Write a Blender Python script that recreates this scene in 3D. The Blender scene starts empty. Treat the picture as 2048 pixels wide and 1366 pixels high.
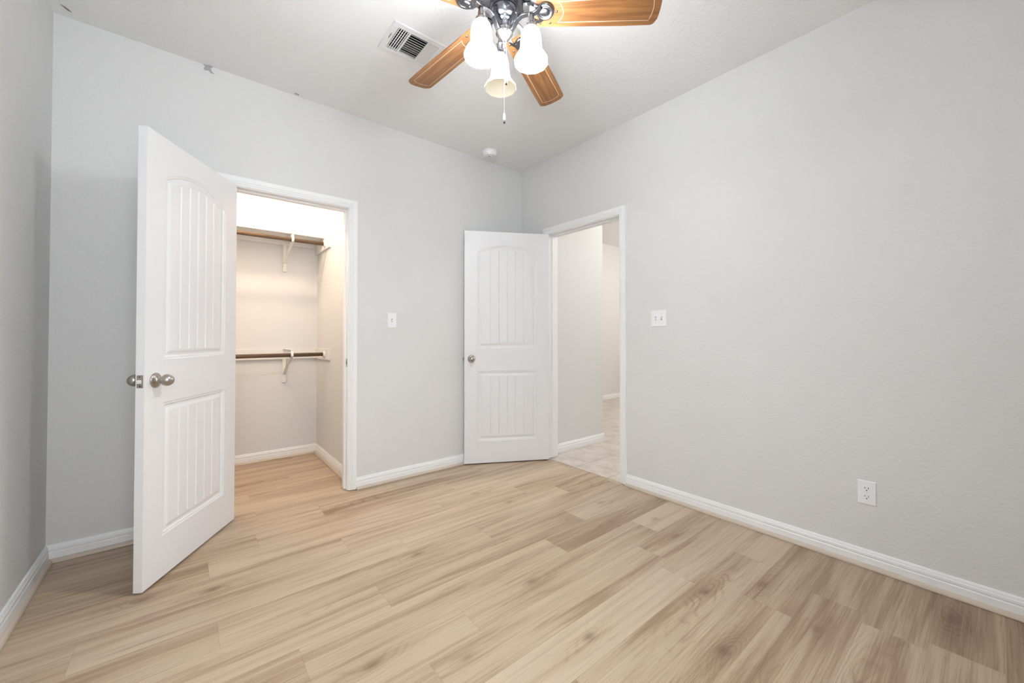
import bpy, bmesh, math, random
from math import sin, cos, pi, radians, sqrt
from mathutils import Vector, Matrix
random.seed(7)
SC = bpy.context.scene
COL = SC.collection
H = 2.74                      # ceiling height
W = 3.092                     # room width (back wall), corner of back and right wall is the origin
FRONT = -3.40                 # wall behind the camera

# ------------------------------------------------------------------ camera
cam_d = bpy.data.cameras.new('camera'); cam = bpy.data.objects.new('camera', cam_d); COL.objects.link(cam)
YAW, PITCH, ROLL = 0.684958, 0.013442, -0.0004665
fwd = Vector((sin(YAW)*cos(PITCH), cos(YAW)*cos(PITCH), sin(PITCH)))
right = Vector((cos(YAW), -sin(YAW), 0))
up = right.cross(fwd)
r2 = right*cos(ROLL) + up*sin(ROLL); u2 = -right*sin(ROLL) + up*cos(ROLL)
cam.matrix_world = Matrix(((r2.x, u2.x, -fwd.x, -2.557704), (r2.y, u2.y, -fwd.y, -2.979294),
                           (r2.z, u2.z, -fwd.z, 1.117388), (0, 0, 0, 1)))
cam_d.sensor_fit = 'HORIZONTAL'; cam_d.sensor_width = 36.0
cam_d.lens = 793.94*36.0/2048
cam_d.shift_x = 0.0
cam_d.shift_y = -(683-661.554)/2048
cam_d.clip_start = 0.02
SC.camera = cam

# ------------------------------------------------------------------ world, lights, exposure
world = bpy.data.worlds.new('world'); SC.world = world; world.use_nodes = True
wn = world.node_tree.nodes; wn['Background'].inputs[0].default_value = (0.93, 0.965, 1.0, 1)
wn['Background'].inputs[1].default_value = 10.4
vs = SC.view_settings
vs.view_transform = 'Standard'; vs.look = 'None'; vs.gamma = 1.0; vs.use_curve_mapping = False
vs.exposure = 0.21
FAN_GLOW = 68.0
def light(name, kind, loc, power, color=(1, 1, 1), size=0.05, rot=(0, 0, 0), size_y=None):
    d = bpy.data.lights.new(name, kind); o = bpy.data.objects.new(name, d); COL.objects.link(o)
    o.location = loc; o.rotation_euler = rot; d.energy = power; d.color = color
    if kind == 'AREA':
        d.size = size
        if size_y: d.shape = 'RECTANGLE'; d.size_y = size_y
    else: d.shadow_soft_size = size
    return o
light('closet_bulb', 'POINT', (-2.50, 0.38, 2.56), 33, (1.0, 0.775, 0.585), 0.05)
light('hallway_fill', 'POINT', (1.6, -1.3, 2.55), 32, (1.0, 0.96, 0.93), 0.12)  # unseen lamp added to light the hallway
light('far_room_fill', 'POINT', (3.4, -0.4, 2.3), 40, (1.0, 0.90, 0.80), 0.12)  # unseen lamp added for the warm light beyond the hall
WX0, WX1, WZ0, WZ1 = -3.02, -2.20, 0.90, 2.30
po = light('fill_window_portal', 'AREA', ((WX0+WX1)/2, FRONT-0.06, (WZ0+WZ1)/2), 1, (1, 1, 1), WX1-WX0, (radians(90), 0, 0), WZ1-WZ0)  # sky sampling portal of the added fill window
po.data.cycles.is_portal = True

# ------------------------------------------------------------------ materials
def mat(name, color, rough=0.5, metal=0.0, spec=0.5):
    m = bpy.data.materials.new(name); m.use_nodes = True
    b = m.node_tree.nodes['Principled BSDF']
    b.inputs['Base Color'].default_value = (*color, 1); b.inputs['Roughness'].default_value = rough
    b.inputs['Metallic'].default_value = metal; b.inputs['Specular IOR Level'].default_value = spec
    return m
def N(m, t, **k):
    n = m.node_tree.nodes.new(t)
    for a, v in k.items():
        if a.startswith('i_'):
            key = a[2:]; n.inputs[int(key) if key.isdigit() else key].default_value = v
        else: setattr(n, a, v)
    return n
def L(m, a, b): m.node_tree.links.new(a, b)
def add_bump(m, scale, dist, strength=1.0, detail=2.0, vscale=None, rough=0.5):
    b = m.node_tree.nodes['Principled BSDF']
    tc = N(m, 'ShaderNodeTexCoord'); mp = N(m, 'ShaderNodeMapping')
    if vscale: mp.inputs['Scale'].default_value = vscale
    nz = N(m, 'ShaderNodeTexNoise'); nz.inputs['Scale'].default_value = scale; nz.inputs['Detail'].default_value = detail
    nz.inputs['Roughness'].default_value = rough
    bp = N(m, 'ShaderNodeBump'); bp.inputs['Distance'].default_value = dist; bp.inputs['Strength'].default_value = strength
    L(m, tc.outputs['Object'], mp.inputs[0]); L(m, mp.outputs[0], nz.inputs['Vector'])
    L(m, nz.outputs[0], bp.inputs['Height']); L(m, bp.outputs[0], b.inputs['Normal'])
    return nz
M = {}
M['wall'] = mat('wall_paint', (0.750, 0.751, 0.746), 0.62, 0, 0.35); add_bump(M['wall'], 75, 0.0035, 0.55, 3)
M['ceiling'] = mat('ceiling_paint', (0.90, 0.903, 0.905), 0.8, 0, 0.2); add_bump(M['ceiling'], 60, 0.005, 0.7, 3)
M['trim'] = mat('trim_paint', (0.90, 0.905, 0.91), 0.38, 0, 0.4)
M['door'] = mat('door_paint', (0.845, 0.85, 0.86), 0.36, 0, 0.4); add_bump(M['door'], 14, 0.0006, 0.35, 3, (18, 18, 1))
M['plastic'] = mat('white_plastic', (0.91, 0.91, 0.93), 0.3)
M['slot'] = mat('dark_slot', (0.03, 0.03, 0.03), 0.7)
M['duct'] = mat('dark_duct', (0.02, 0.02, 0.02), 0.9)
M['vent'] = mat('vent_enamel', (0.82, 0.82, 0.82), 0.4)
M['nickel'] = mat('satin_nickel', (0.44, 0.41, 0.38), 0.30, 1.0)
M['pewter'] = mat('brushed_pewter', (0.20, 0.205, 0.23), 0.24, 1.0)
M['chain'] = mat('chain_metal', (0.16, 0.16, 0.165), 0.45, 1.0)
M['chain_end'] = mat('dark_chain_end', (0.035, 0.03, 0.028), 0.5)
M['hub'] = mat('brushed_nickel_hub', (0.33, 0.32, 0.31), 0.26, 1.0)
M['glass'] = None
M['quarter'] = mat('pale_quarter_round', (0.60, 0.51, 0.42), 0.5)
M['closet_white'] = mat('closet_white_paint', (0.82, 0.81, 0.79), 0.45)
M['tape'] = mat('grey_lilac_scrap', (0.42, 0.40, 0.44), 0.7)
M['smudge'] = mat('dark_scrap', (0.25, 0.22, 0.22), 0.8)
M['chip'] = mat('white_chip', (0.9, 0.88, 0.82), 0.6)
M['caulk'] = mat('threshold_joint', (0.16, 0.115, 0.08), 0.8)

def wood(name, c1, c2, c3, axis_scale=(4, 60, 60), rough=0.4):
    m = mat(name, c1, rough)
    b = m.node_tree.nodes['Principled BSDF']
    tc = N(m, 'ShaderNodeTexCoord'); mp = N(m, 'ShaderNodeMapping'); mp.inputs['Scale'].default_value = axis_scale
    nz = N(m, 'ShaderNodeTexNoise'); nz.inputs['Scale'].default_value = 1.0; nz.inputs['Detail'].default_value = 6; nz.inputs['Distortion'].default_value = 0.6
    cr = N(m, 'ShaderNodeValToRGB'); e = cr.color_ramp.elements
    e[0].position = 0.32; e[0].color = (*c2, 1); e[1].position = 0.62; e[1].color = (*c1, 1)
    x = cr.color_ramp.elements.new(0.8); x.color = (*c3, 1)
    L(m, tc.outputs['Object'], mp.inputs[0]); L(m, mp.outputs[0], nz.inputs['Vector']); L(m, nz.outputs[0], cr.inputs[0]); L(m, cr.outputs[0], b.inputs['Base Color'])
    return m
M['blade'] = wood('walnut_blade', (0.30, 0.135, 0.045), (0.16, 0.065, 0.024), (0.38, 0.18, 0.07), (3, 45, 45), 0.35)
M['inlay'] = mat('blade_inlay', (0.72, 0.62, 0.46), 0.5)
M['rod'] = wood('closet_rod_wood', (0.16, 0.095, 0.05), (0.07, 0.042, 0.025), (0.24, 0.16, 0.09), (6, 80, 80), 0.4)

def shade_mat(name, strength, color):
    m = bpy.data.materials.new(name); m.use_nodes = True; nt = m.node_tree
    b = nt.nodes['Principled BSDF']
    b.inputs['Base Color'].default_value = (*color, 1); b.inputs['Roughness'].default_value = 0.35
    b.inputs['Emission Color'].default_value = (0.925, 0.963, 1.0, 1) if strength > 5 else (1.0, 0.93, 0.76, 1)
    b.inputs['Emission Strength'].default_value = strength
    return m
M['shade_lit'] = shade_mat('lit_frosted_glass', FAN_GLOW, (0.9, 0.9, 0.88))
M['shade_dim'] = shade_mat('unlit_glass_added_glow', 0.22, (0.84, 0.80, 0.68))  # bulb is off; faint emission stands in for backlight through the glass
M['bulb'] = shade_mat('glowing_bulb', FAN_GLOW*8.5, (0.9, 0.9, 0.9))

g = bpy.data.materials.new('fill_window_glass'); g.use_nodes = True
nt = g.node_tree; nt.nodes.clear()
o_ = nt.nodes.new('ShaderNodeOutputMaterial'); t_ = nt.nodes.new('ShaderNodeBsdfTransparent'); gl = nt.nodes.new('ShaderNodeBsdfGlossy'); gl.inputs['Roughness'].default_value = 0.02
mx = nt.nodes.new('ShaderNodeMixShader'); mx.inputs[0].default_value = 0.06
nt.links.new(t_.outputs[0], mx.inputs[1]); nt.links.new(gl.outputs[0], mx.inputs[2]); nt.links.new(mx.outputs[0], o_.inputs[0])
M['glass'] = g

# --- plank floor
KNOTS = [(-1.072,-2.349,1.0),(-1.393,-2.005,0.75),(-0.798,-2.16,0.9),(-2.062,-1.623,0.8),(-1.338,-1.622,0.7),(-1.796,-1.80,0.45),
         (-0.872,-0.883,0.5),(-0.206,-2.854,1.1),(-0.44,-1.825,0.55),(-0.338,-1.642,0.6),(-1.636,-1.083,0.7),(-0.69,-2.53,0.6),
         (-2.464,-0.775,0.8),(-0.40,-1.28,0.5),(-2.697,-0.674,0.9),(-0.969,-0.618,0.5),(-1.85,-0.30,0.5),(-0.55,-2.30,0.7)]
def math_node(m, op, a, b=None, c=None):
    n = N(m, 'ShaderNodeMath', operation=op)
    for i, v in enumerate((a, b, c)):
        if v is None: continue
        if isinstance(v, (int, float)): n.inputs[i].default_value = v
        else: L(m, v, n.inputs[i])
    return n.outputs[0]
def floor_material():
    m = mat('oak_vinyl_plank', (0.5, 0.4, 0.28), 0.42, 0, 0.4)
    b = m.node_tree.nodes['Principled BSDF']
    tc = N(m, 'ShaderNodeTexCoord'); sp = N(m, 'ShaderNodeSeparateXYZ'); L(m, tc.outputs['Object'], sp.inputs[0])
    X, Y = sp.outputs[0], sp.outputs[1]
    at = N(m, 'ShaderNodeAttribute', attribute_name='plank'); sc_ = N(m, 'ShaderNodeSeparateColor'); L(m, at.outputs['Color'], sc_.inputs[0])
    RA, RB, RC = sc_.outputs[0], sc_.outputs[1], sc_.outputs[2]
    # knots: gaussian darkening + grain lines bulging around them
    ksum = None; wsum = None
    for kx, ky, s in KNOTS:
        dx = math_node(m, 'SUBTRACT', X, kx); dy = math_node(m, 'SUBTRACT', Y, ky)
        ex = math_node(m, 'MULTIPLY', dx, 1/0.030); ey = math_node(m, 'MULTIPLY', dy, 1/0.016)
        r = math_node(m, 'ADD', math_node(m, 'MULTIPLY', ex, ex), math_node(m, 'MULTIPLY', ey, ey))
        gk = math_node(m, 'MULTIPLY', math_node(m, 'POWER', 2.718, math_node(m, 'MULTIPLY', r, -0.8/(0.6+0.4*s))), s)
        ex2 = math_node(m, 'MULTIPLY', dx, 1/0.16); ey2 = math_node(m, 'MULTIPLY', dy, 1/0.055)
        r2_ = math_node(m, 'ADD', math_node(m, 'MULTIPLY', ex2, ex2), math_node(m, 'MULTIPLY', ey2, ey2))
        gw = math_node(m, 'MULTIPLY', math_node(m, 'POWER', 2.718, math_node(m, 'MULTIPLY', r2_, -1.0)), s)
        ksum = gk if ksum is None else math_node(m, 'ADD', ksum, gk)
        wsum = gw if wsum is None else math_node(m, 'ADD', wsum, gw)
    # plank-local coordinates
    off = math_node(m, 'MULTIPLY', RA, 37.0); off2 = math_node(m, 'MULTIPLY', RB, 11.0)
    def vec(sx, sy, ox=0.0):
        c = N(m, 'ShaderNodeCombineXYZ')
        L(m, math_node(m, 'MULTIPLY', X, sx), c.inputs[0]); L(m, math_node(m, 'MULTIPLY', Y, sy), c.inputs[1])
        L(m, math_node(m, 'ADD', off, math_node(m, 'ADD', off2, ox)), c.inputs[2]); return c.outputs[0]
    def noise(v, detail=3.0, dist=0.0, rough=0.5):
        n = N(m, 'ShaderNodeTexNoise'); n.inputs['Scale'].default_value = 1.0; n.inputs['Detail'].default_value = detail
        n.inputs['Distortion'].default_value = dist; n.inputs['Roughness'].default_value = rough; L(m, v, n.inputs['Vector']); return n.outputs[0]
    broad = noise(vec(0.75, 8.0), 2.5, 1.1)
    mid = noise(vec(1.1, 30.0, 3.1), 4.0, 0.7)
    fine = noise(vec(3.2, 230.0, 7.7), 3.0, 0.25, 0.6)
    pore = noise(vec(14.0, 480.0, 1.7), 2.0, 0.0, 0.7)
    # growth rings
    field = math_node(m, 'ADD', math_node(m, 'MULTIPLY', noise(vec(0.9, 5.0, 5.0), 2.0, 0.4), 26.0), math_node(m, 'MULTIPLY', wsum, 4.5))
    field = math_node(m, 'ADD', field, math_node(m, 'MULTIPLY', noise(vec(7, 70, 2.0), 2.0), 0.35))
    ring = math_node(m, 'POWER', math_node(m, 'ABSOLUTE', math_node(m, 'SINE', math_node(m, 'MULTIPLY', field, 3.14159))), 0.42)
    ring = math_node(m, 'SUBTRACT', 1.0, ring)
    rmask = math_node(m, 'ADD', math_node(m, 'MULTIPLY', N_map(m, noise(vec(0.8, 6.0, 9.0), 2.0), 0.52, 0.68), 0.9), math_node(m, 'MULTIPLY', wsum, 0.8))
    ring = math_node(m, 'MULTIPLY', ring, math_node(m, 'MINIMUM', rmask, 1.0))
    # tone 0 (light) .. 1 (dark)
    t = math_node(m, 'MULTIPLY', N_map(m, broad, 0.40, 0.74), 0.39)
    t = math_node(m, 'ADD', t, math_node(m, 'MULTIPLY', N_map(m, mid, 0.44, 0.70), 0.24))
    t = math_node(m, 'ADD', t, math_node(m, 'MULTIPLY', N_map(m, fine, 0.38, 0.72), 0.24))
    t = math_node(m, 'ADD', t, math_node(m, 'MULTIPLY', N_map(m, pore, 0.50, 0.75), 0.16))
    t = math_node(m, 'ADD', t, math_node(m, 'MULTIPLY', ring, 0.34))
    t = math_node(m, 'ADD', t, math_node(m, 'MULTIPLY', wsum, 0.16))
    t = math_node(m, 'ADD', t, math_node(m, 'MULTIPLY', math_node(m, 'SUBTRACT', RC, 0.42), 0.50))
    # sparse dark cracks along the grain
    crack = N_map(m, noise(vec(2.0, 95.0, 12.0), 1.5, 0.4), 0.755, 0.80)
    cr = N(m, 'ShaderNodeValToRGB'); L(m, t, cr.inputs[0]); e = cr.color_ramp.elements
    e[0].position = 0.0; e[0].color = (0.590, 0.472, 0.346, 1); e[1].position = 1.0; e[1].color = (0.190, 0.118, 0.070, 1)
    x = e.new(0.30); x.color = (0.485, 0.370, 0.260, 1); x = e.new(0.6); x.color = (0.345, 0.238, 0.152, 1)
    mx1 = N(m, 'ShaderNodeMix', data_type='RGBA'); L(m, math_node(m, 'MINIMUM', math_node(m, 'MULTIPLY', ksum, 0.75), 0.8), mx1.inputs[0])
    L(m, cr.outputs[0], mx1.inputs[6]); mx1.inputs[7].default_value = (0.15, 0.085, 0.045, 1)
    mx2 = N(m, 'ShaderNodeMix', data_type='RGBA'); L(m, math_node(m, 'MULTIPLY', crack, 0.6), mx2.inputs[0])
    L(m, mx1.outputs[2], mx2.inputs[6]); mx2.inputs[7].default_value = (0.16, 0.09, 0.05, 1)
    L(m, mx2.outputs[2], b.inputs['Base Color'])
    bp = N(m, 'ShaderNodeBump'); bp.inputs['Distance'].default_value = 0.0006; bp.inputs['Strength'].default_value = 0.35
    L(m, math_node(m, 'MULTIPLY', t, -1.0), bp.inputs['Height']); L(m, bp.outputs[0], b.inputs['Normal'])
    return m
def N_map(m, v, a, b):
    n = N(m, 'ShaderNodeMapRange'); n.inputs[1].default_value = a; n.inputs[2].default_value = b
    L(m, v, n.inputs[0]); return n.outputs[0]
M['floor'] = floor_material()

def tile_material():
    m = mat('beige_floor_tile', (0.6, 0.52, 0.43), 0.35)
    b = m.node_tree.nodes['Principled BSDF']
    tc = N(m, 'ShaderNodeTexCoord'); sp = N(m, 'ShaderNodeSeparateXYZ'); L(m, tc.outputs['Object'], sp.inputs[0])
    T = 0.34; gw = 0.0045
    def grid(v, o):
        f = math_node(m, 'FRACT', math_node(m, 'MULTIPLY', math_node(m, 'ADD', v, 10*T-o), 1/T))
        d = math_node(m, 'MINIMUM', f, math_node(m, 'SUBTRACT', 1.0, f))
        return math_node(m, 'LESS_THAN', d, gw/2/T)
    gm = math_node(m, 'MAXIMUM', grid(sp.outputs[0], 0.19), grid(sp.outputs[1], -0.345))
    n1 = N(m, 'ShaderNodeTexNoise'); n1.inputs['Scale'].default_value = 7; n1.inputs['Detail'].default_value = 8; n1.inputs['Roughness'].default_value = 0.65
    L(m, tc.outputs['Object'], n1.inputs['Vector'])
    cr = N(m, 'ShaderNodeValToRGB'); e = cr.color_ramp.elements; L(m, n1.outputs[0], cr.inputs[0])
    e[0].position = 0.35; e[0].color = (0.54, 0.48, 0.415, 1); e[1].position = 0.62; e[1].color = (0.68, 0.63, 0.565, 1)
    mx = N(m, 'ShaderNodeMix', data_type='RGBA'); L(m, gm, mx.inputs[0]); L(m, cr.outputs[0], mx.inputs[6]); mx.inputs[7].default_value = (0.30, 0.24, 0.19, 1)
    L(m, mx.outputs[2], b.inputs['Base Color'])
    return m
M['tile'] = tile_material()

# ------------------------------------------------------------------ mesh helpers
def bm_box(bm, x0, x1, y0, y1, z0, z1, mi=0):
    v = [bm.verts.new((x, y, z)) for x in (x0, x1) for y in (y0, y1) for z in (z0, z1)]
    fs = [(0, 1, 3, 2), (4, 6, 7, 5), (0, 4, 5, 1), (2, 3, 7, 6), (0, 2, 6, 4), (1, 5, 7, 3)]
    for f in fs:
        fc = bm.faces.new([v[i] for i in f]); fc.material_index = mi
    return v
def bm_lathe(bm, prof, seg=32, c=(0, 0, 0), mi=0, cap=False, axis='Z', wob=None):
    rings = []
    for k, (r, z) in enumerate(prof):
        ring = []
        for i in range(seg):
            a = 2*pi*i/seg
            rr = r*(1+(wob(a, k) if wob else 0))
            p = (rr*cos(a), rr*sin(a), z)
            if axis == 'Y': p = (p[0], p[2], p[1])
            if axis == 'X': p = (p[2], p[0], p[1])
            ring.append(bm.verts.new((p[0]+c[0], p[1]+c[1], p[2]+c[2])))
        rings.append(ring)
    for a, b in zip(rings, rings[1:]):
        for i in range(seg):
            f = bm.faces.new((a[i], a[(i+1) % seg], b[(i+1) % seg], b[i])); f.material_index = mi; f.smooth = True
    if cap:
        for rg in (rings[0], rings[-1]):
            try: bm.faces.new(rg).material_index = mi
            except ValueError: pass
    return rings
def bm_sweep(bm, path, sect, closed_sect=True, cap=True, mi=0, upv=Vector((0, 0, 1)), smooth=False):
    """sweep a cross-section [(a, b)] along path; a along side vector, b along 'up'"""
    P = [Vector(p) for p in path]; rings = []
    for i, p in enumerate(P):
        t = (P[min(i+1, len(P)-1)]-P[max(i-1, 0)]).normalized()
        s = t.cross(upv)
        s = s.normalized() if s.length > 1e-6 else Vector((1, 0, 0))
        u = s.cross(t).normalized()
        sc = sect(i/(len(P)-1)) if callable(sect) else sect
        rings.append([bm.verts.new(p+s*a+u*b) for a, b in sc])
    n = len(rings[0])
    for a, b in zip(rings, rings[1:]):
        for i in range(n if closed_sect else n-1):
            f = bm.faces.new((a[i], a[(i+1) % n], b[(i+1) % n], b[i])); f.material_index = mi; f.smooth = smooth
    if cap and closed_sect:
        bm.faces.new(rings[0]).material_index = mi; bm.faces.new(rings[-1]).material_index = mi
def circ(r, n=12): return [(r*cos(2*pi*i/n), r*sin(2*pi*i/n)) for i in range(n)]
def bm_stations(bm, stations, mi=0, cap=True, smooth=False):
    """skin a list of equal-length closed polygons"""
    R = [[bm.verts.new(p) for p in st] for st in stations]; n = len(R[0])
    for a, b in zip(R, R[1:]):
        for i in range(n):
            f = bm.faces.new((a[i], a[(i+1) % n], b[(i+1) % n], b[i])); f.material_index = mi; f.smooth = smooth
    if cap: bm.faces.new(R[0]); bm.faces.new(R[-1])
def obj(name, bm, mats, parent=None, loc=None, rot=None, bevel=0, kind=None, smooth_angle=None):
    bmesh.ops.recalc_face_normals(bm, faces=bm.faces)
    me = bpy.data.meshes.new(name); bm.to_mesh(me); bm.free()
    for m in (mats if isinstance(mats, (list, tuple)) else [mats]): me.materials.append(m)
    o = bpy.data.objects.new(name, me); COL.objects.link(o)
    if parent: o.parent = parent
    if loc: o.location = loc
    if rot: o.rotation_euler = rot
    if bevel:
        b = o.modifiers.new('bevel', 'BEVEL'); b.width = bevel; b.segments = 2; b.limit_method = 'ANGLE'; b.angle_limit = radians(50)
    if kind: o['kind'] = kind
    return o
def empty(name, loc=(0, 0, 0), rz=0.0, rot=None):
    o = bpy.data.objects.new(name, None); COL.objects.link(o); o.location = loc; o.rotation_euler = rot or (0, 0, rz)
    o.empty_display_size = 0.05; return o
def tag(o, label=None, cat=None, group=None, kind=None):
    if label: o['label'] = label
    if cat: o['category'] = cat
    if group: o['group'] = group
    if kind: o['kind'] = kind
    return o
def struct(name, bm, m, **k): return obj(name, bm, m, kind='structure', **k)
def boxes(*bs):
    bm = bmesh.new()
    for b in bs: bm_box(bm, *b)
    return bm

# ------------------------------------------------------------------ openings
CX0, CX1, CZ = -2.369, -1.660, 2.045        # closet opening (clear) in back wall
EY0, EY1, EZ = -1.150, -0.379, 2.045        # entry opening (clear) in right wall
T = 0.115                                    # wall thickness
J = 0.018                                    # jamb thickness
CLX, CLY = -1.588, 1.200                     # closet right wall, closet back wall

# ------------------------------------------------------------------ room shell
struct('wall_back', boxes((-W-T, CX0-J, 0, T, 0, H), (CX1+J, T, 0, T, 0, H), (CX0-J, CX1+J, 0, T, CZ+J, H)), M['wall'])
struct('wall_right', boxes((0, T, FRONT-T, EY0-J, 0, H), (0, T, EY1+J, 0, 0, H), (0, T, EY0-J, EY1+J, EZ+J, H)), M['wall'])
struct('wall_left', boxes((-W-T, -W, FRONT-T, 0, 0, H)), M['wall'])
struct('wall_front', boxes((-W, WX0, FRONT-T, FRONT, 0, H), (WX1, 0, FRONT-T, FRONT, 0, H),
                           (WX0, WX1, FRONT-T, FRONT, 0, WZ0), (WX0, WX1, FRONT-T, FRONT, WZ1, H)), M['wall'])
# closet shell
struct('wall_closet_right', boxes((CLX, CLX+T, T, CLY+T, 0, H)), M['wall'])
struct('wall_closet_back', boxes((-W-T, CLX, CLY, CLY+T, 0, H)), M['wall'])
struct('wall_closet_left', boxes((-W-T, -W, T, CLY, 0, H)), M['wall'])
# hallway shell
HY, HX, FY, EX = -0.300, 0.885, 1.385, 5.2
struct('wall_hall_left', boxes((T, HX, HY, FY+T, 0, H)), M['wall'])
struct('wall_hall_back', boxes((HX, EX, FY, FY+T, 0, H)), M['wall'])
struct('wall_hall_right', boxes((EX, EX+T, -2.6, FY+T, 0, H)), M['wall'])
struct('wall_hall_front', boxes((T, EX, -2.6-T, -2.6, 0, H)), M['wall'])
# ceiling with the hole of the air register
VX0, VX1, VY0, VY1 = -1.718, -1.476, -1.016, -0.828
c0, c1 = H, H+0.06
struct('ceiling', boxes((-W-T, VX0, FRONT-T, CLY+T, c0, c1), (VX1, T, FRONT-T, CLY+T, c0, c1), (VX0, VX1, FRONT-T, VY0, c0, c1),
                        (VX0, VX1, VY1, CLY+T, c0, c1), (T, EX+T, -2.6-T, FY+T, c0, c1)), M['ceiling'])

# plank floor: one mesh, one quad per plank
def plank_floor():
    PW, PL = 0.178, 1.215
    known = {0: -1.897, 1: -2.241, 2: None, 3: -1.91, 4: None, 5: -0.356, 6: -0.69, 7: -0.458-1.2, 9: -0.458, -1: -1.244, -2: -2.862, -4: -1.256, -5: -2.254, -3: None}
    bm = bmesh.new(); lay = bm.loops.layers.float_color.new('plank')
    y_top = CLY+0.02; k0 = int(math.ceil((y_top+1.207)/PW))
    XL, XR = -W-0.02, 0.006
    bm_under = []
    for k in range(-k0, int((-1.207-FRONT)/PW)+2):
        ya = -1.207-PW*k; yb = ya-PW
        ya2 = min(ya, y_top); yb2 = max(yb, FRONT-0.02)
        if ya2 <= yb2: continue
        ref = known.get(k); ref = ref if ref is not None else -random.uniform(0.2, 1.4)
        xs = [ref+PL*i for i in range(-4, 5)]; xs = [XL]+sorted(x for x in xs if XL < x < XR)+[XR]
        e = 0.0002
        for a, b in zip(xs, xs[1:]):
            v = [bm.verts.new(p) for p in ((a+e, yb2+e, 0), (b-e, yb2+e, 0), (b-e, ya2-e, 0), (a+e, ya2-e, 0))]
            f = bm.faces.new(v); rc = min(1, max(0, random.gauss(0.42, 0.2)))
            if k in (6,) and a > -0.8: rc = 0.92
            if k >= 7 and a > -1.7: rc = max(rc, 0.88)  # browner planks at the right, with corner light falloff painted into their tone
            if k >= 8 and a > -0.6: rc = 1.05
            if b < -2.2 and k >= -5: rc = max(rc, 0.62)  # left planks darkened, light falloff painted into the tone
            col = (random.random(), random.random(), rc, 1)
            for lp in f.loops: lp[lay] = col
    n = len(bm.faces)
    v = [bm.verts.new(p) for p in ((XL, FRONT-0.02, -0.002), (XR, FRONT-0.02, -0.002), (XR, y_top, -0.002), (XL, y_top, -0.002))]
    f = bm.faces.new(v); f.material_index = 1
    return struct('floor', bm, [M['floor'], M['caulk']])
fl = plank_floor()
bm = bmesh.new(); bm_box(bm, 0.0075, EX, -2.6, FY, -0.03, 0.001)
struct('floor_hall', bm, M['tile'])
struct('floor_slab', boxes((-W-T, 0.2, FRONT-T, CLY+T, -0.08, -0.003)), M['caulk'])

# window added in the front wall, unseen behind the camera, for fill light
win = empty('fill_window_1', ((WX0+WX1)/2, FRONT-0.05, WZ0)); win['kind'] = 'structure'
ww, wh = WX1-WX0, WZ1-WZ0
bm = bmesh.new()
for b in ((-ww/2, ww/2, -.03, .03, 0, .045), (-ww/2, ww/2, -.03, .03, wh-.045, wh), (-ww/2, -ww/2+.045, -.03, .03, .045, wh-.045),
          (ww/2-.045, ww/2, -.03, .03, .045, wh-.045), (-ww/2+.045, ww/2-.045, -.02, .02, wh/2-.02, wh/2+.02)): bm_box(bm, *b)
obj('fill_window_frame', bm, M['trim'], win)
obj('fill_window_pane', boxes((-ww/2+.04, ww/2-.04, -.003, .003, .04, wh-.04)), M['glass'], win)
obj('fill_window_sill', boxes((-ww/2-.03, ww/2+.03, .045, .085, -.02, .0)), M['trim'], win)

# ------------------------------------------------------------------ baseboards and quarter rounds
BB = [(0, 0.0), (.014, 0.0), (.014, .046), (.0105, .050), (.0105, .0525), (.0130, .0555), (.0125, .066), (.0095, .0705), (.0095, .0725), (.0085, .076), (.006, .0815), (0, .0825)]
QR = [(0, 0.0)]+[(.0165*cos(a), .0185*sin(a)) for a in [i*pi/2/6 for i in range(7)]]
def run(prof, a, b, n, ma=0, mb=0, d0=0.0, z0=0.0):
    """extrude a profile (depth, z) from a to b on the floor, n = direction into the room; ma/mb mitre slopes"""
    a = Vector((*a, 0)); b = Vector((*b, 0)); t = (b-a).normalized(); n = Vector((*n, 0))
    bm = bmesh.new()
    st = [[p+n*(d+d0)+Vector((0, 0, z+z0))+t*s*(d+d0) for d, z in prof] for p, s in ((a, ma), (b, -mb))]
    bm_stations(bm, st); return bm
RX = 0.057+0.005
def base(name, a, b, n, ma, mb, q=True, z0=0.002, m=None):
    struct(name, run(BB, a, b, n, ma, mb, 0, z0), M['trim'])
    if q: qr.append((a, b, n, ma, mb, m))
qr = []
base('baseboard_back', (-W, 0), (CX0-RX, 0), (0, -1), 1, 0)
base('baseboard_back', (CX1+RX, 0), (0, 0), (0, -1), 0, 1)
base('baseboard_left', (-W, FRONT), (-W, 0), (1, 0), 1, 1)
base('baseboard_right', (0, FRONT), (0, EY0-RX), (-1, 0), 1, 0)
base('baseboard_right', (0, EY1+RX), (0, 0), (-1, 0), 0, 1)
base('baseboard_front', (-W, FRONT), (0, FRONT), (0, 1), 1, 1)
base('baseboard_closet_back', (-W, CLY), (CLX, CLY), (0, -1), 1, 1)
base('baseboard_closet_right', (CLX, T), (CLX, CLY), (-1, 0), 0, 1)
base('baseboard_closet_left', (-W, T), (-W, CLY), (1, 0), 0, 1)
base('baseboard_hall_left', (T, HY), (HX, HY), (0, -1), 0, -1, False)
base('baseboard_hall_left', (HX, HY), (HX, FY), (1, 0), -1, 1, False)
base('baseboard_hall_back', (HX, FY), (EX, FY), (0, -1), 1, 1, False)
n_trim = [0]
def trim(bm, m, **k):
    n_trim[0] += 1
    return struct('trim_%d' % n_trim[0], bm, m, **k)
for a, b, n, ma, mb, m in qr: trim(run(QR, a, b, n, ma, mb, 0.014, 0.0015), M['quarter'])

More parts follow.
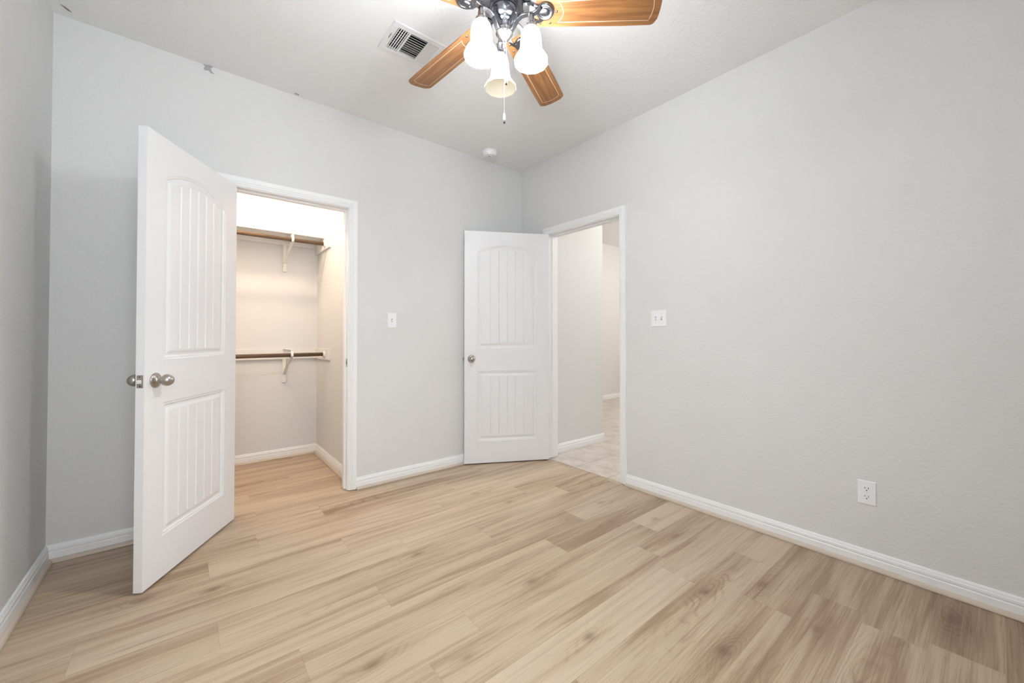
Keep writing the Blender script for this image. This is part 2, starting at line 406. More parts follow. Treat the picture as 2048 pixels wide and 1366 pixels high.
# ------------------------------------------------------------------ casings and jambs
CP = [(0, 0), (0, .0085), (.004, .0105), (.008, .0105), (.010, .0080), (.0125, .0080), (.0145, .0115), (.021, .0125), (.023, .0105), (.0255, .0105),
      (.0275, .0140), (.036, .0150), (.050, .0165), (.0555, .0165), (.057, .0145), (.057, 0)]
def casing(frame, x0, x1, zt, zb=0.006):
    """frame(u, d, z) -> world; u along the wall, d out of the wall. 5 mm reveal"""
    r = 0.005; st = []
    for u, z, su, sz in ((x0-r, zb, -1, 0), (x0-r, zt+r, -1, 1), (x1+r, zt+r, 1, 1), (x1+r, zb, 1, 0)):
        st.append([frame(u+su*w, d, z+sz*w) for w, d in CP])
    bm = bmesh.new(); bm_stations(bm, st); return bm
def jamb(frame, x0, x1, zt, stop0, stop1, zb=0.006):
    bm = bmesh.new()
    def bx(u0, u1, d0, d1, z0, z1):
        ps = [frame(u, -d, z) for u in (u0, u1) for d in (d0, d1) for z in (z0, z1)]
        v = [bm.verts.new(p) for p in ps]
        for f in [(0, 1, 3, 2), (4, 6, 7, 5), (0, 4, 5, 1), (2, 3, 7, 6), (0, 2, 6, 4), (1, 5, 7, 3)]: bm.faces.new([v[i] for i in f])
    bx(x0-J, x0, -.001, T+.001, zb, zt+J); bx(x1, x1+J, -.001, T+.001, zb, zt+J); bx(x0, x1, -.001, T+.001, zt, zt+J)
    bx(x0, x0+.011, stop0, stop1, zb, zt); bx(x1-.011, x1, stop0, stop1, zb, zt); bx(x0+.011, x1-.011, stop0, stop1, zt-.011, zt)
    return bm
FB = lambda u, d, z: (u, -d, z)                # back wall, room side
FBi = lambda u, d, z: (u, T+d, z)              # back wall, closet side
FR = lambda u, d, z: (-d, u, z)                # right wall, room side
FRi = lambda u, d, z: (T+d, u, z)
trim(casing(FB, CX0, CX1, CZ), M['trim']); trim(casing(FR, EY0, EY1, EZ), M['trim'])
jc = trim(jamb(FB, CX0, CX1, CZ, .040, .075), M['trim']); je = trim(jamb(FR, EY0, EY1, EZ, .040, .075), M['trim'])
trim(casing(FRi, EY0, EY1, EZ), M['trim'])
# strike plate on the closet jamb
bm = bmesh.new(); bm_box(bm, -.0012, .0006, 0, .030, -.029, .029); bm_box(bm, -.0018, -.0008, .008, .022, -.011, .011, 1)
sp_ = obj('strike_plate', bm, [M['nickel'], M['slot']], jc, bevel=0.0004); sp_.location = (CX1, .006, .925); sp_['label'] = 'brushed nickel strike plate'

# ------------------------------------------------------------------ doors
DW_T = 0.035
def door_mesh(width, height=2.028):
    """slab in local coords: x 0..width, y 0..T, z 0..height, both faces moulded"""
    px0, px1 = 0.112, width-0.112
    up0, sh, rise = 1.000, 1.845, 0.068       # upper panel bottom, shoulder height, arch rise
    lo0, lo1 = 0.190, 0.800
    half = (px1-px0)/2; mid = (px0+px1)/2
    R = (half*half+rise*rise)/(2*rise)
    def arch(x): return sh + sqrt(max(R*R-(x-mid)**2, 0))-(R-rise)
    def sd(x, z):                              # inside distance to the nearer panel outline
        if z > (up0+lo1)/2:
            zc = sh+rise-R; dx = min(x-px0, px1-x); dt = (R-math.hypot(x-mid, z-zc)) if z > zc else 9; return min(dx, z-up0, dt)
        return min(x-px0, px1-x, z-lo0, lo1-z)
    ng = 5; f0 = 0.045; pitch = (px1-px0-2*f0)/(ng+1)
    def depth(x, z):
        d = sd(x, z)
        if d <= 0: return 0.0
        if d < .004: return .0030*(d/.004)
        if d < .011: return .0030-.0006*sin((d-.004)/.007*pi)
        if d < .016: return .0030+.0045*((d-.011)/.005)
        if d < .026: return .0075
        if d < f0: return .0075-.0050*sin((d-.026)/(f0-.026)*pi/2)
        g_ = 0.0
        u = (x-px0-f0)/pitch; k = round(u)
        if 1 <= k <= ng:
            e = abs(u-k)*pitch
            if e < .0045: g_ = .0035*(1-e/.0045)
        return .0025+g_*min(1, (d-f0)/.006)
    def lin(a, b, s):
        n = max(1, int(round((b-a)/s))); return [a+(b-a)*i/n for i in range(n)]
    # column positions: fine near panel sides and around the grooves
    xs = [0.0]+lin(px0-.002, px0+.048, .0025)+[]
    gx = [px0+f0+pitch*k for k in range(1, ng+1)]
    cur = px0+.048
    for c in gx:
        xs += lin(cur, c-.005, .012); xs += [c-.005, c-.0025, c, c+.0025]; cur = c+.005
    xs += lin(cur, px1-.048, .012)+lin(px1-.048, px1+.002, .0025)+[px1+.002, width]
    zs = [0.0]+lin(lo0-.002, lo0+.052, .0025)+lin(lo0+.052, lo1-.052, .04)+lin(lo1-.052, lo1+.002, .0025)+[lo1+.002]
    zs += lin(up0-.002, up0+.052, .0025)+lin(up0+.052, sh-.055, .05)+lin(sh-.055, sh+rise+.004, .0030)+[sh+rise+.004, height]
    nx, nz = len(xs), len(zs)
    verts = []; faces = []
    for side in (0, 1):
        o = len(verts)
        for z in zs:
            for x in xs:
                dd = depth(x, z); verts.append((x, 1.2*dd if side == 0 else DW_T-1.2*dd, z))
        for j in range(nz-1):
            for i in range(nx-1):
                a = o+j*nx+i; q = (a, a+1, a+nx+1, a+nx); faces.append(q if side == 0 else q[::-1])
    o2 = nx*nz
    for i in range(nx-1):
        faces.append((i, o2+i, o2+i+1, i+1)); t_ = (nz-1)*nx
        faces.append((t_+i, t_+i+1, o2+t_+i+1, o2+t_+i))
    for j in range(nz-1):
        a = j*nx; faces.append((a, a+nx, o2+a+nx, o2+a)); b = a+nx-1; faces.append((b, o2+b, o2+b+nx, b+nx))
    me = bpy.data.meshes.new('door_slab'); me.from_pydata(verts, [], faces); me.update(); me.materials.append(M['door'])
    return me
def knob_bm(sgn):
    """rosette + egg knob, axis along local y, sgn is the side"""
    bm = bmesh.new()
    prof = [(.0001, 0), (.033, 0), (.0335, .003), (.031, .006), (.024, .0085), (.0155, .0115), (.0125, .016), (.0115, .022), (.0125, .026)]
    bm_lathe(bm, [(r, sgn*z) for r, z in prof], 32, axis='Y')
    egg = [(.0125*1.0, .026)]
    for i in range(1, 19):
        t_ = i/18; a = t_*pi
        r = .0265*sin(a)**0.9*(1+0.06*cos(a)) if i < 18 else .0002
        egg.append((max(r, .0002) if a > .5 else max(r, .0125), .026+.048*(1-cos(a))/2))
    bm_lathe(bm, [(r, sgn*z) for r, z in egg], 32, axis='Y')
    return bm
def make_door(name, width, pin, ang, kz, hinges):
    root = empty(name, (pin[0], pin[1], 0.011), ang); root['kind'] = 'structure'
    me = door_mesh(width); o = bpy.data.objects.new('door_slab', me); COL.objects.link(o); o.parent = root; o.location = (.002, .008, 0)
    kx = .002+width-.062
    for s, y in ((-1, .008), (1, .008+DW_T)):
        k = obj('door_knob', knob_bm(s), M['nickel'], root, (kx, y, kz)); k['label'] = 'satin nickel egg-shaped knob'
    bm = bmesh.new(); bm_box(bm, -.0006, .0012, -.0125, .0125, -.028, .028)
    lp = obj('latch_plate', bm, M['nickel'], root, (.002+width, .008+DW_T/2, kz), bevel=0.002); lp['label'] = 'satin nickel latch plate'
    bm = bmesh.new()
    pr_ = [(-.008, -.0085), (.003, -.0085), (.003, .0085), (-.008, .0085)]
    v = []
    for z in (-.0085, .0085):
        v.append([bm.verts.new(p) for p in ((0, -.0085, z), (.011, -.0075, z), (.0015, .0085, z), (0, .0085, z))])
    bm.faces.new(v[0]); bm.faces.new(v[1])
    for i in range(4): bm.faces.new((v[0][i], v[0][(i+1) % 4], v[1][(i+1) % 4], v[1][i]))
    obj('latch_bolt', bm, M['nickel'], lp, (.0012, 0, 0), bevel=.0008)
    bm = bmesh.new()
    for z in (-.020, .020): bm_lathe(bm, [(.0028, 0), (.0028, .0004), (.0001, .0004)], 12, c=(.0013, 0, z), axis='X')
    obj('latch_screws', bm, M['slot'], lp)
    for z in hinges:
        bm = bmesh.new()
        bm_lathe(bm, [(.0001, -.046), (.0058, -.045), (.0058, .045), (.0001, .046)], 14)
        bm_box(bm, -.0008, .0022, .004, .036, -.0445, .0445)          # leaf on the door edge
        # leaf on the jamb (stands across the pin in the jamb plane)
        hj = obj('hinge', bm, M['nickel'], root, (0, 0, z-.011), bevel=.0006); hj['label'] = 'grey metal butt hinge'
        ca = -ang
        jb = bmesh.new(); bm_box(jb, -.0022, .0004, .006, .034, -.0445, .0445)
        closed = 0.0 if name == 'door_1' else -pi/2
        for zz, yy in ((-.03, .02), (0, .013), (.03, .02)): bm_lathe(jb, [(.0028, 0), (.0028, .0005), (.0001, .0005)], 10, c=(.0004, yy, zz), axis='X', mi=1)
        j_ = obj('hinge_leaf', jb, [M['nickel'], M['slot']], hj, rot=(0, 0, closed-ang))
    return root
d1 = make_door('door_1', 0.704, (-2.366, -0.010), radians(-121.8), 0.909, (0.33, 1.08, 1.82))
d2 = make_door('door_2', 0.760, (-0.008, -0.3755), radians(151.3), 0.909, (0.335, 1.078, 1.817))

# ------------------------------------------------------------------ closet fittings
shelf = empty('closet_shelf', (CLX, CLY, 2.005)); tag(shelf, 'long white closet shelf above the upper hanging rod', 'shelf')
LL = -W-CLX
obj('shelf_board', boxes((LL+.001, -.001, -.315, -.001, 0.0, .018)), M['closet_white'], shelf, bevel=.001)
obj('back_cleat', boxes((LL+.020, -.020, -.019, -.001, -.048, -.0005)), M['closet_white'], shelf, bevel=.001)
obj('side_cleat', boxes((-.019, -.001, -.480, -.001, -.105, -.0005)), M['closet_white'], shelf, bevel=.001)
rail = empty('rod_support_board', (CLX, CLY, .908)); tag(rail, 'white wooden cleat on the closet walls behind the lower hanging rod', 'cleat')
obj('back_board', boxes((LL+.001, -.001, -.019, -.001, 0, .094)), M['closet_white'], rail, bevel=.001)
obj('side_board', boxes((-.019, -.001, -.470, -.019, 0, .098)), M['closet_white'], rail, bevel=.001)
RY = .838
def rod(z, label):
    r = empty('closet_rod', (CLX-.019, RY, z)); tag(r, label, 'rod', 'wooden closet hanging rods')
    bm = bmesh.new(); bm_lathe(bm, [(.0001, LL+.022), (.0165, LL+.022), (.0165, -.003), (.0001, -.003)], 24, axis='X')
    obj('rod_pole', bm, M['rod'], r)
    bm = bmesh.new(); bm_lathe(bm, [(.029, -.0005), (.029, -.004), (.0225, -.006), (.0215, -.016), (.0172, -.016), (.0172, -.004)], 24, axis='X')
    obj('rod_socket', bm, M['closet_white'], r)
rod(1.944, 'dark wooden hanging rod under the upper closet shelf')
rod(.956, 'dark wooden hanging rod at the lower level of the closet')
def bracket(x, ztop, drop, zrod, label, off=0.019):
    t0 = empty('rod_bracket', (x, CLY-off, ztop)); tag(t0, label, 'bracket', 'white metal rod brackets in the closet')
    yr = RY-(CLY-off); zr = zrod-ztop
    bm = bmesh.new(); bm_box(bm, -.0135, .0135, -.003, -.0005, -drop, -.002)
    for z in (-drop+.018, -drop+.05, -.04): bm_lathe(bm, [(.004, -.003), (.004, -.0045), (.0001, -.0052)], 10, c=(0, 0, z), axis='Y')
    if off: bm_box(bm, -.0135, .0135, -.003, off-.0006, -drop, -drop+.002)
    obj('wall_plate', bm, M['closet_white'], t0, bevel=.0008)
    bm = bmesh.new(); bm_box(bm, -.012, .012, yr-.012, -.003, -.0045, -.0015); bm_box(bm, -.0015, .0015, yr-.008, -.003, -.022, -.0045)
    obj('bracket_arm', bm, M['closet_white'], t0, bevel=.0006)
    bm = bmesh.new(); bm_sweep(bm, [(0, -.0035, -drop+.075), (0, yr*.45, -drop*.45), (0, yr+.010, zr-.020)], [(-.0015, -.0115), (.0015, -.0115), (.0015, .0115), (-.0015, .0115)], upv=Vector((1, 0, 0)))
    obj('bracket_brace', bm, M['closet_white'], t0)
    pts = [(0, yr-.002, -.003), (0, yr-.014, zr+.018)] + [(0, yr-.0195*cos(a), zr+.0195*sin(a)) for a in [radians(d) for d in range(25, -140, -15)]]
    bm = bmesh.new(); bm_sweep(bm, pts, [(-.0015, -.0095), (.0015, -.0095), (.0015, .0095), (-.0015, .0095)], upv=Vector((1, 0, 0)))
    obj('rod_hook', bm, M['closet_white'], t0)
bracket(-1.868, 2.003, .291, 1.944, 'white metal bracket holding the upper closet rod and shelf')
bracket(-1.868, 1.004, .312, .956, 'white metal bracket holding the lower closet rod')

# ------------------------------------------------------------------ wall plates
def plate_bm(w, h, t=.0055):
    bm = bmesh.new()
    st = [[(sx*(w/2-i), d, sz*(h/2-i)) for sx, sz in ((-1, -1), (1, -1), (1, 1), (-1, 1))] for i, d in ((0, 0), (0, .0025), (.0035, t))]
    bm_stations(bm, st); return bm
def toggle(parent, x, up_=True, z=0):
    bm = bmesh.new(); bm_box(bm, x-.0055, x+.0055, .0052, .0062, z-.0125, z+.0125, 0)
    obj('toggle_slot', bm, M['slotgrey'], parent)
    s = 1 if up_ else -1
    bm = bmesh.new(); v = [[bm.verts.new(p) for p in ((x-.0042, y, z+zz-h_), (x+.0042, y, z+zz-h_), (x+.0042, y, z+zz+h_), (x-.0042, y, z+zz+h_))] for y, zz, h_ in ((.005, 0, .0075), (.018, s*.007, .004))]
    bm.faces.new(v[1])
    for i in range(4): bm.faces.new((v[0][i], v[0][(i+1) % 4], v[1][(i+1) % 4], v[1][i]))
    obj('toggle', bm, M['plastic'], parent, bevel=.0008)
def screws(parent, pts):
    for x, z in pts:
        bm = bmesh.new(); bm_lathe(bm, [(.0034, .0052), (.0032, .0062), (.0001, .0064)], 14, c=(x, 0, z), axis='Y')
        bm_box(bm, x-.0028, x+.0028, .0060, .0066, z-.0004, z+.0004, 1)
        obj('screw', bm, [M['plastic'], M['slotgrey']], parent)
M['slotgrey'] = mat('grey_recess', (0.30, 0.30, 0.31), 0.6)
def plate_root(name, loc, rz, w, h, label, cat):
    r = empty(name, loc, rz); tag(r, label, cat); obj('cover_plate', plate_bm(w, h), M['plastic'], r); return r
s1 = plate_root('light_switch', (-1.330, -.0005, 1.240), pi, .070, .116, 'small white single light switch on the wall right of the closet', 'light switch')
toggle(s1, 0, False); screws(s1, ((0, .030), (0, -.030)))
s2 = plate_root('light_switch', (-.0005, -1.476, 1.241), pi/2, .116, .116, 'wide white double light switch right of the hallway doorway', 'light switch')
toggle(s2, .023, False); toggle(s2, -.023, True); screws(s2, ((-.023, .030), (-.023, -.030), (.023, .030), (.023, -.030)))
s3 = plate_root('wall_outlet', (-.0005, -2.569, .358), pi/2, .070, .114, 'white duplex power outlet low on the right wall', 'power outlet')
for z in (.0195, -.0195):
    bm = bmesh.new()
    n = 28; ring = []
    for y in (.0050, .0066):
        ring.append([bm.verts.new((max(-.0172, min(.0172, .0182*cos(2*pi*i/n))), y, z+max(-.0142, min(.0142, .0165*sin(2*pi*i/n))))) for i in range(n)])
    bm.faces.new(ring[1])
    for i in range(n): bm.faces.new((ring[0][i], ring[0][(i+1) % n], ring[1][(i+1) % n], ring[1][i]))
    rc = obj('socket_face', bm, M['plastic'], s3)
    bm = bmesh.new()
    for x, hh in ((.0064, .0036), (-.0064, .0044)): bm_box(bm, x-.0011, x+.0011, .0060, .0068, z+.0035-hh, z+.0035+hh)
    bm_lathe(bm, [(.0026, .0060), (.0026, .0068), (.0001, .0068)], 14, c=(0, 0, z-.0078), axis='Y')
    obj('socket_slots', bm, M['slot'], rc)
screws(s3, ((0, 0),))

# ------------------------------------------------------------------ smoke detector
sd_ = empty('smoke_detector', (-.512, -.170, H)); tag(sd_, 'round white smoke detector on the ceiling near the room corner', 'smoke detector')
bm = bmesh.new(); bm_lathe(bm, [(.066, -.0005), (.0675, -.004), (.0665, -.011), (.062, -.0135), (.058, -.0135)], 40); obj('mounting_base', bm, M['plastic'], sd_)
bm = bmesh.new(); bm_lathe(bm, [(.0605, -.012), (.059, -.020), (.055, -.036), (.050, -.044), (.040, -.0475), (.0395, -.0460), (.033, -.0460), (.032, -.0485), (.0001, -.0495)], 40); obj('detector_cover', bm, M['plastic'], sd_)
bm = bmesh.new(); bm_box(bm, -.009, .009, -.004, .004, -.0520, -.0495); obj('test_button', bm, M['slotgrey'], sd_, (-.012, -.012, 0), rot=(0, 0, -YAW))

# ------------------------------------------------------------------ ceiling air register
v0 = empty('ceiling_vent', ((VX0+VX1)/2, (VY0+VY1)/2, H)); tag(v0, 'white rectangular metal air vent in the ceiling behind a fan blade', 'air vent')
hw, hh = (VX1-VX0)/2, (VY1-VY0)/2
def ring_frame(bm, ox, oy, ix, iy, z0, z1, zin):
    O = [bm.verts.new((sx*ox, sy*oy, z0)) for sx, sy in ((-1, -1), (1, -1), (1, 1), (-1, 1))]
    A = [bm.verts.new((sx*(ox-.003), sy*(oy-.003), z1)) for sx, sy in ((-1, -1), (1, -1), (1, 1), (-1, 1))]
    B = [bm.verts.new((sx*ix, sy*iy, z1)) for sx, sy in ((-1, -1), (1, -1), (1, 1), (-1, 1))]
    C_ = [bm.verts.new((sx*ix, sy*iy, zin)) for sx, sy in ((-1, -1), (1, -1), (1, 1), (-1, 1))]
    for p, q in ((O, A), (A, B), (B, C_)):
        for i in range(4): bm.faces.new((p[i], p[(i+1) % 4], q[(i+1) % 4], q[i]))
bm = bmesh.new(); ring_frame(bm, .1525, .1225, hw-.004, hh-.004, -.0005, -.007, .012)
for x in (-.0555+.004, .0575): bm_box(bm, x-.005, x+.005, -hh+.004, hh-.004, -.0065, -.0045)
obj('vent_frame', bm, M['vent'], v0)
def slat_set(xa, xb, ya, yb, n, along, tilt, dep=.018, th=.0012):
    bm = bmesh.new()
    for i in range(n):
        if along == 'y':
            c_ = xa+(xb-xa)*(i+.5)/n; d_ = Vector((sin(tilt), 0, cos(tilt)))*dep; e_ = Vector((cos(tilt), 0, -sin(tilt)))*th/2
            p0 = Vector((c_, ya, -.0045)); p1 = Vector((c_, yb, -.0045))
        else:
            c_ = ya+(yb-ya)*(i+.5)/n; d_ = Vector((0, sin(tilt), cos(tilt)))*dep; e_ = Vector((0, cos(tilt), -sin(tilt)))*th/2
            p0 = Vector((xa, c_, -.0045)); p1 = Vector((xb, c_, -.0045))
        st = [[p-e_, p+e_, p+e_+d_, p-e_+d_] for p in (p0, p1)]
        bm_stations(bm, st)
    return bm
obj('side_louvers', slat_set(-.117, -.056, -hh+.006, hh-.006, 5, 'y', radians(30), .008, .0045), M['vent'], v0)
obj('middle_louvers', slat_set(-.0455, .0525, -hh+.006, hh-.006, 10, 'x', radians(42), .0095), M['vent'], v0)
obj('side_louvers', slat_set(.0675, .1235, -hh+.006, hh-.006, 5, 'y', radians(-64), .019), M['vent'], v0)
bm = slat_set(-.117, .117, -hh+.008, hh-.008, 9, 'x', radians(50), .007); bmesh.ops.translate(bm, verts=bm.verts, vec=(0, 0, .034))
obj('damper_blades', bm, M['vent'], v0)
bm = bmesh.new()
for b in ((-hw-.002, -hw+.001, -hh, hh, .0, .16), (hw-.001, hw+.002, -hh, hh, .0, .16), (-hw, hw, -hh-.002, -hh+.001, .0, .16), (-hw, hw, hh-.001, hh+.002, .0, .16), (-hw, hw, -hh, hh, .158, .161)): bm_box(bm, *b)
obj('duct', bm, M['duct'], v0)
bm = bmesh.new(); bm_box(bm, -.134, -.131, -.028, .018, -.0074, -.0068, 1); bm_box(bm, -.137, -.130, .012, .02, -.013, -.0066, 0)
obj('damper_lever', bm, [M['vent'], M['slot']], v0)

# ------------------------------------------------------------------ ceiling fan
FX, FYc = -1.5335, -1.675
fan = empty('ceiling_fan', (FX, FYc, H)); tag(fan, 'five-blade ceiling fan with walnut blades, pewter motor and frosted glass light kit', 'ceiling fan')
def lathe_part(name, prof, m, parent=fan, seg=48, **k):
    bm = bmesh.new(); bm_lathe(bm, [(r, z-H) for r, z in prof], seg, **k); return obj(name, bm, m, parent)
lathe_part('ceiling_canopy', [(.0001, 2.7395), (.068, 2.7395), (.070, 2.725), (.066, 2.705), (.050, 2.690), (.030, 2.682), (.018, 2.680)], M['pewter'])
lathe_part('downrod', [(.013, 2.685), (.013, 2.630)], M['pewter'], seg=20)
lathe_part('motor_housing', [(.0001, 2.648), (.040, 2.648), (.055, 2.640), (.088, 2.628), (.108, 2.610), (.115, 2.595), (.115, 2.560), (.111, 2.556), (.111, 2.550), (.116, 2.546), (.112, 2.532), (.094, 2.518), (.080, 2.512), (.0001, 2.512)], M['pewter'])
lathe_part('switch_housing', [(.060, 2.513), (.062, 2.505), (.056, 2.500), (.0535, 2.497), (.056, 2.493), (.0565, 2.485), (.054, 2.472), (.049, 2.462), (.040, 2.455), (.034, 2.452), (.034, 2.447), (.029, 2.444), (.024, 2.441), (.0235, 2.436), (.0228, 2.425), (.0235, 2.412), (.0001, 2.412)], M['pewter'])
lathe_part('light_hub', [(.020, 2.414), (.027, 2.412), (.034, 2.409), (.0355, 2.404), (.0335, 2.399), (.036, 2.396), (.036, 2.391), (.0315, 2.384), (.023, 2.372), (.015, 2.365), (.010, 2.362), (.0075, 2.358), (.0098, 2.353), (.0098, 2.349), (.0065, 2.345), (.0080, 2.341), (.0065, 2.337), (.0001, 2.334)], M['hub'])
SH_AZ = 60.5
for k in range(3):
    az = radians(SH_AZ+120*k); c, s = cos(az), sin(az); R_ = .118
    # scrolled strap arm
    pr2 = [(.022, 2.392), (.036, 2.400), (.048, 2.418), (.060, 2.436), (.076, 2.446), (.094, 2.447), (.112, 2.443), (.130, 2.442), (.146, 2.447), (.158, 2.457), (.166, 2.470)]
    bm = bmesh.new(); bm_sweep(bm, [(r*c, r*s, z-H) for r, z in pr2], lambda t: [(-.0110, -.003), (.0110, -.003), (.0110, .003), (-.0110, .003)], upv=Vector((0, 0, 1)))
    arm = obj('light_arm', bm, M['pewter'], fan, bevel=.0015)
    bm = bmesh.new(); bm_lathe(bm, [(.0001, 2.446-H), (.011, 2.445-H), (.0125, 2.430-H), (.0145, 2.424-H), (.0145, 2.408-H), (.0165, 2.403-H), (.0240, 2.396-H), (.0255, 2.386-H), (.0245, 2.379-H), (.0001, 2.379-H)], 24, c=(R_*c, R_*s, 0))
    obj('lamp_socket', bm, M['hub'], fan)
    dim = (k == 0)
    outer = [(.0215, 2.384), (.029, 2.379), (.0355, 2.369), (.0395, 2.356), (.0420, 2.338), (.0435, 2.318), (.0440, 2.302), (.0462, 2.291), (.0520, 2.280), (.0600, 2.268), (.0660, 2.256), (.0682, 2.245), (.0675, 2.239)]
    if dim: outer = [(.0215, 2.384), (.028, 2.378), (.033, 2.367), (.0365, 2.349), (.0390, 2.326), (.0415, 2.304), (.0440, 2.288), (.0480, 2.274), (.0570, 2.259), (.0650, 2.248), (.0700, 2.240), (.0715, 2.236), (.0710, 2.233)]
    inner = [(r-.0028, z-.0005) for r, z in reversed(outer[1:])]
    prof = [(r, z-H) for r, z in outer+inner]
    n_out = len(outer)
    wob = lambda a, kk, dim=dim: 0.018*cos(12*a)*max(0, min(1, (min(kk, 2*n_out-2-kk)-7)/4)) + (0.006*cos(36*a) if dim else 0.004*cos(24*a))
    bm = bmesh.new(); bm_lathe(bm, prof, 96, c=(R_*c, R_*s, 0), wob=wob)
    sh_ = obj('lamp_shade', bm, M['shade_dim'] if dim else M['shade_lit'], fan)
    sh_['label'] = 'unlit ribbed cream glass shade' if dim else 'glowing white frosted glass shade'
    bm = bmesh.new(); bm_lathe(bm, [(.0125, 2.379-H), (.013, 2.360-H), (.020, 2.340-H), (.0265, 2.320-H), (.0265, 2.306-H), (.021, 2.292-H), (.011, 2.283-H), (.0001, 2.280-H)], 24, c=(R_*c, R_*s, 0))
    obj('light_bulb', bm, M['plastic'] if dim else M['bulb'], sh_)
# blades
def blade_mesh():
    bm = bmesh.new()
    r0, r1 = .132, .638
    def hw_(r): return .060+.010*min(1, (r-r0)/.36)
    side = [(r0+.012+(r1-.030-r0-.012)*i/12) for i in range(13)]
    out = [(r, hw_(r)) for r in side]
    cr_ = .022; h1 = hw_(r1)
    tip = []
    for i in range(1, 6):
        a = pi/2*(1-i/6); tip.append((r1-.030+ .022*cos(a)+.0, h1-cr_+cr_*sin(a)))
    tipmid = [(r1-.008+.008*(1-(y/h1)**2), y) for y in [h1-cr_-.004-(2*(h1-cr_-.004))*i/8 for i in range(9)]]
    mir = [(r, -y) for r, y in reversed(out+tip)]
    root = [(r0+.004, -.040), (r0, -.022), (r0, .022), (r0+.004, .040)]
    poly = out+tip+tipmid+mir+root
    b_, t_ = [bm.verts.new((x, y, -.003)) for x, y in poly], [bm.verts.new((x, y, .003)) for x, y in poly]
    bm.faces.new(b_); bm.faces.new(t_); n = len(poly)
    for i in range(n): bm.faces.new((b_[i], b_[(i+1) % n], t_[(i+1) % n], t_[i]))
    # pale routed line on the underside
    li = []
    for i in range(9):
        y = .049*(1-2*i/8); li.append((.600+.010*(1-(y/.049)**2), y))
    for i in range(9):
        y = -.049*(1-2*i/8); li.append((.226+.022*(1-(y/.049)**2), y*(.043/.049)))
    n = len(li); w = .0011
    cx_ = sum(p[0] for p in li)/n
    q0 = []; q1 = []
    for i in range(n):
        p = Vector(li[i]); a = Vector(li[i-1]); b = Vector(li[(i+1) % n]); t = (b-a).normalized(); nn = Vector((t.y, -t.x))
        q0.append(bm.verts.new((*(p+nn*w), -.0034))); q1.append(bm.verts.new((*(p-nn*w), -.0034)))
    for i in range(n):
        f = bm.faces.new((q0[i], q0[(i+1) % n], q1[(i+1) % n], q1[i])); f.material_index = 1
    bmesh.ops.recalc_face_normals(bm, faces=[f for f in bm.faces if f.material_index == 0])
    me = bpy.data.meshes.new('fan_blade'); bm.to_mesh(me); bm.free(); me.materials.append(M['blade']); me.materials.append(M['inlay']); return me
def iron_mesh():
    bm = bmesh.new()
    for s in (-1, 1):
        pts = [(-.080, s*.018, .024), (-.066, s*.022, .022), (-.052, s*.031, .012), (-.036, s*.034, -.002), (-.020, s*.030, -.010), (-.004, s*.018, -.013)]
        bm_sweep(bm, [(.165+x, y, z) for x, y, z in pts], [(-.0070, -.0035), (.0070, -.0035), (.0070, .0035), (-.0070, .0035)])
    bm_box(bm, .080, .104, -.026, .026, .020, .029)
    # round medallion under the blade root
    bm_lathe(bm, [(.036, -.003), (.038, -.008), (.035, -.014), (.0285, -.0165), (.024, -.012), (.0205, -.0105), (.0175, -.0145), (.012, -.017), (.0001, -.0165)], 36, c=(.172, -.010, 0))
    bm_box(bm, .140, .225, -.018, .018, .0032, .0062)
    for x, y in ((.150, .044), (.192, .044), (.220, -.004)): bm_lathe(bm, [(.0052, -.003), (.0048, -.0048), (.0001, -.0055)], 12, c=(x, y, 0))
    bmesh.ops.recalc_face_normals(bm, faces=bm.faces)
    me = bpy.data.meshes.new('blade_iron'); bm.to_mesh(me); bm.free(); me.materials.append(M['pewter']); return me
bme, ime = blade_mesh(), iron_mesh()
for k in range(5):
    a = radians(98.2+72*k)
    b = bpy.data.objects.new('fan_blade', bme); COL.objects.link(b); b.parent = fan
    b.matrix_local = Matrix.Translation((0, 0, 2.478-H)) @ Matrix.Rotation(a, 4, 'Z') @ Matrix.Rotation(0.053, 4, 'Y') @ Matrix.Rotation(-0.20, 4, 'X')
    i_ = bpy.data.objects.new('blade_iron', ime); COL.objects.link(i_); i_.parent = b
def chain(x, y, z0, z1, pend):
    bm = bmesh.new(); n = int((z0-z1)/.0042)
    for i in range(n):
        z = z0-(z0-z1)*i/n
        bm_lathe(bm, [(.0002, .0014), (.0010, .0006), (.0010, -.0006), (.0002, -.0014)], 6, c=(x, y, z-H))
    bm_lathe(bm, [(.0005, z0-H), (.0005, z1-H)], 5, c=(x, y, 0))
    o = obj('pull_chain', bm, M['chain'], fan)
    bm = bmesh.new()
    if pend == 'long':
        bm_lathe(bm, [(.0002, 0), (.003, -.002), (.0048, -.010), (.0048, -.024), (.004, -.029)], 16, c=(x, y, z1-H)); bm_lathe(bm, [(.0042, -.029), (.0046, -.031), (.0046, -.040), (.0030, -.044), (.0002, -.045)], 16, c=(x, y, z1-H), mi=1)
        obj('chain_pull', bm, [M['plastic'], M['slot']], o)
    else:
        bm_lathe(bm, [(.0002, 0), (.0035, -.002), (.0048, -.010), (.0048, -.026), (.0035, -.032), (.0002, -.033)], 16, c=(x, y, z1-H))
        obj('chain_pull', bm, M['chain_end'], o)
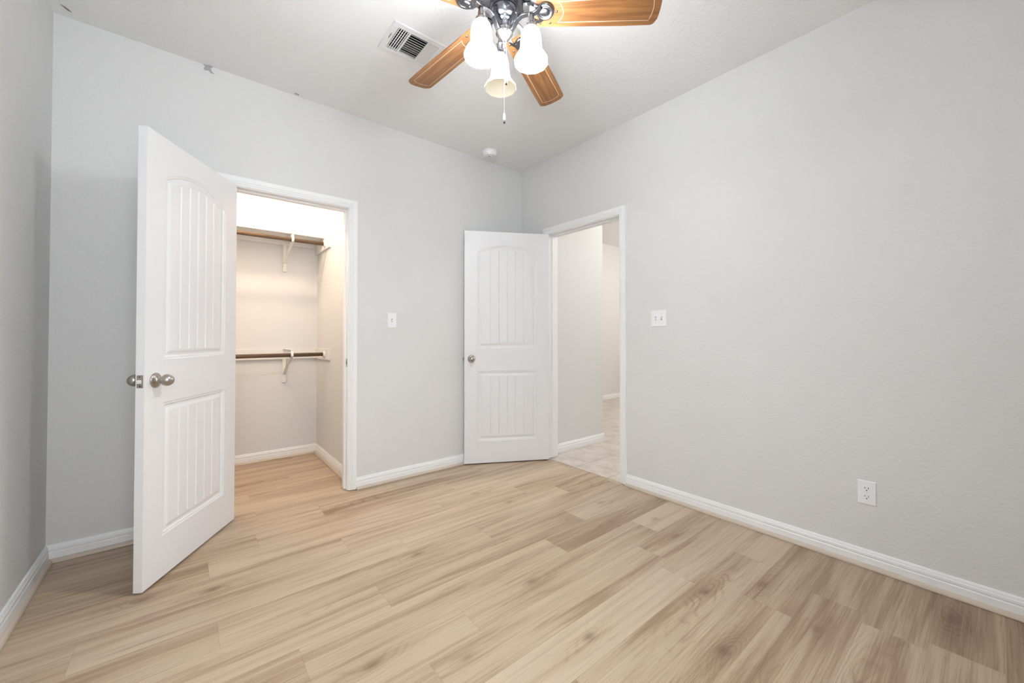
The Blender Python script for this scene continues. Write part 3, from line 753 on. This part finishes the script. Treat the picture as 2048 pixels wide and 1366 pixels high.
chain(0.0, 0.0, 2.334, 2.056, 'long')
va = radians(232+8); chain(.0575*cos(va), .0575*sin(va), 2.478, 2.172, 'short')

# ------------------------------------------------------------------ small scraps
def scrap(loc, pts, m, label, th=.0012, flat=True):
    bm = bmesh.new()
    v = [bm.verts.new(p) for p in pts]; v2 = [bm.verts.new((p[0], p[1]+th, p[2])) if flat else bm.verts.new((p[0], p[1], p[2]+th)) for p in pts]
    n = len(pts); bm.faces.new(v); bm.faces.new(v2)
    for i in range(n): bm.faces.new((v[i], v[(i+1) % n], v2[(i+1) % n], v2[i]))
    o = obj('tape_scrap', bm, m, loc=loc); tag(o, label, 'scrap', 'scraps left along the ceiling edge'); return o
scrap((-2.480, -.0025, H-.001), [(-.020, 0, -.002), (.012, -.010, 0), (.028, -.014, -.004), (.016, -.004, -.012), (.020, 0, -.026), (.032, -.003, -.040), (.020, 0, -.040), (.004, 0, -.028), (-.012, 0, -.034), (-.018, -.001, -.024), (-.010, 0, -.012)], M['tape'],
      'star-shaped grey scrap clinging to the ceiling edge above the open closet door')
scrap((-2.005, -.026, H-.0022), [(-.012, -.004, 0), (-.002, -.010, -.001), (.010, -.008, 0), (.014, .004, 0), (.008, .012, -.002), (.002, .002, 0), (-.006, .010, 0), (-.012, .008, 0)], M['tape'],
      'tiny grey scrap on the ceiling edge left of the air vent', flat=False)
scrap((-3.037, -.082, H-.0022), [(-.016, -.020, 0), (-.002, -.014, -.001), (.008, .002, 0), (.018, .018, 0), (.004, .012, -.001), (-.006, -.002, 0)], M['smudge'],
      'dark scrap on the ceiling in the far left corner', flat=False)
for (x, y, s), lb in zip(((-.075, -1.682, .0035), (-.18, -1.575, .003)), ('white crumb on the floor beside the right baseboard', 'fainter white crumb on the floor farther from the right baseboard')):
    bm = bmesh.new(); bmesh.ops.create_icosphere(bm, subdivisions=2, radius=s)
    for v in bm.verts: v.co *= random.uniform(.75, 1.2)
    o = obj('paint_chip', bm, M['chip'], loc=(x, y, s*.75)); tag(o, lb, 'crumb')
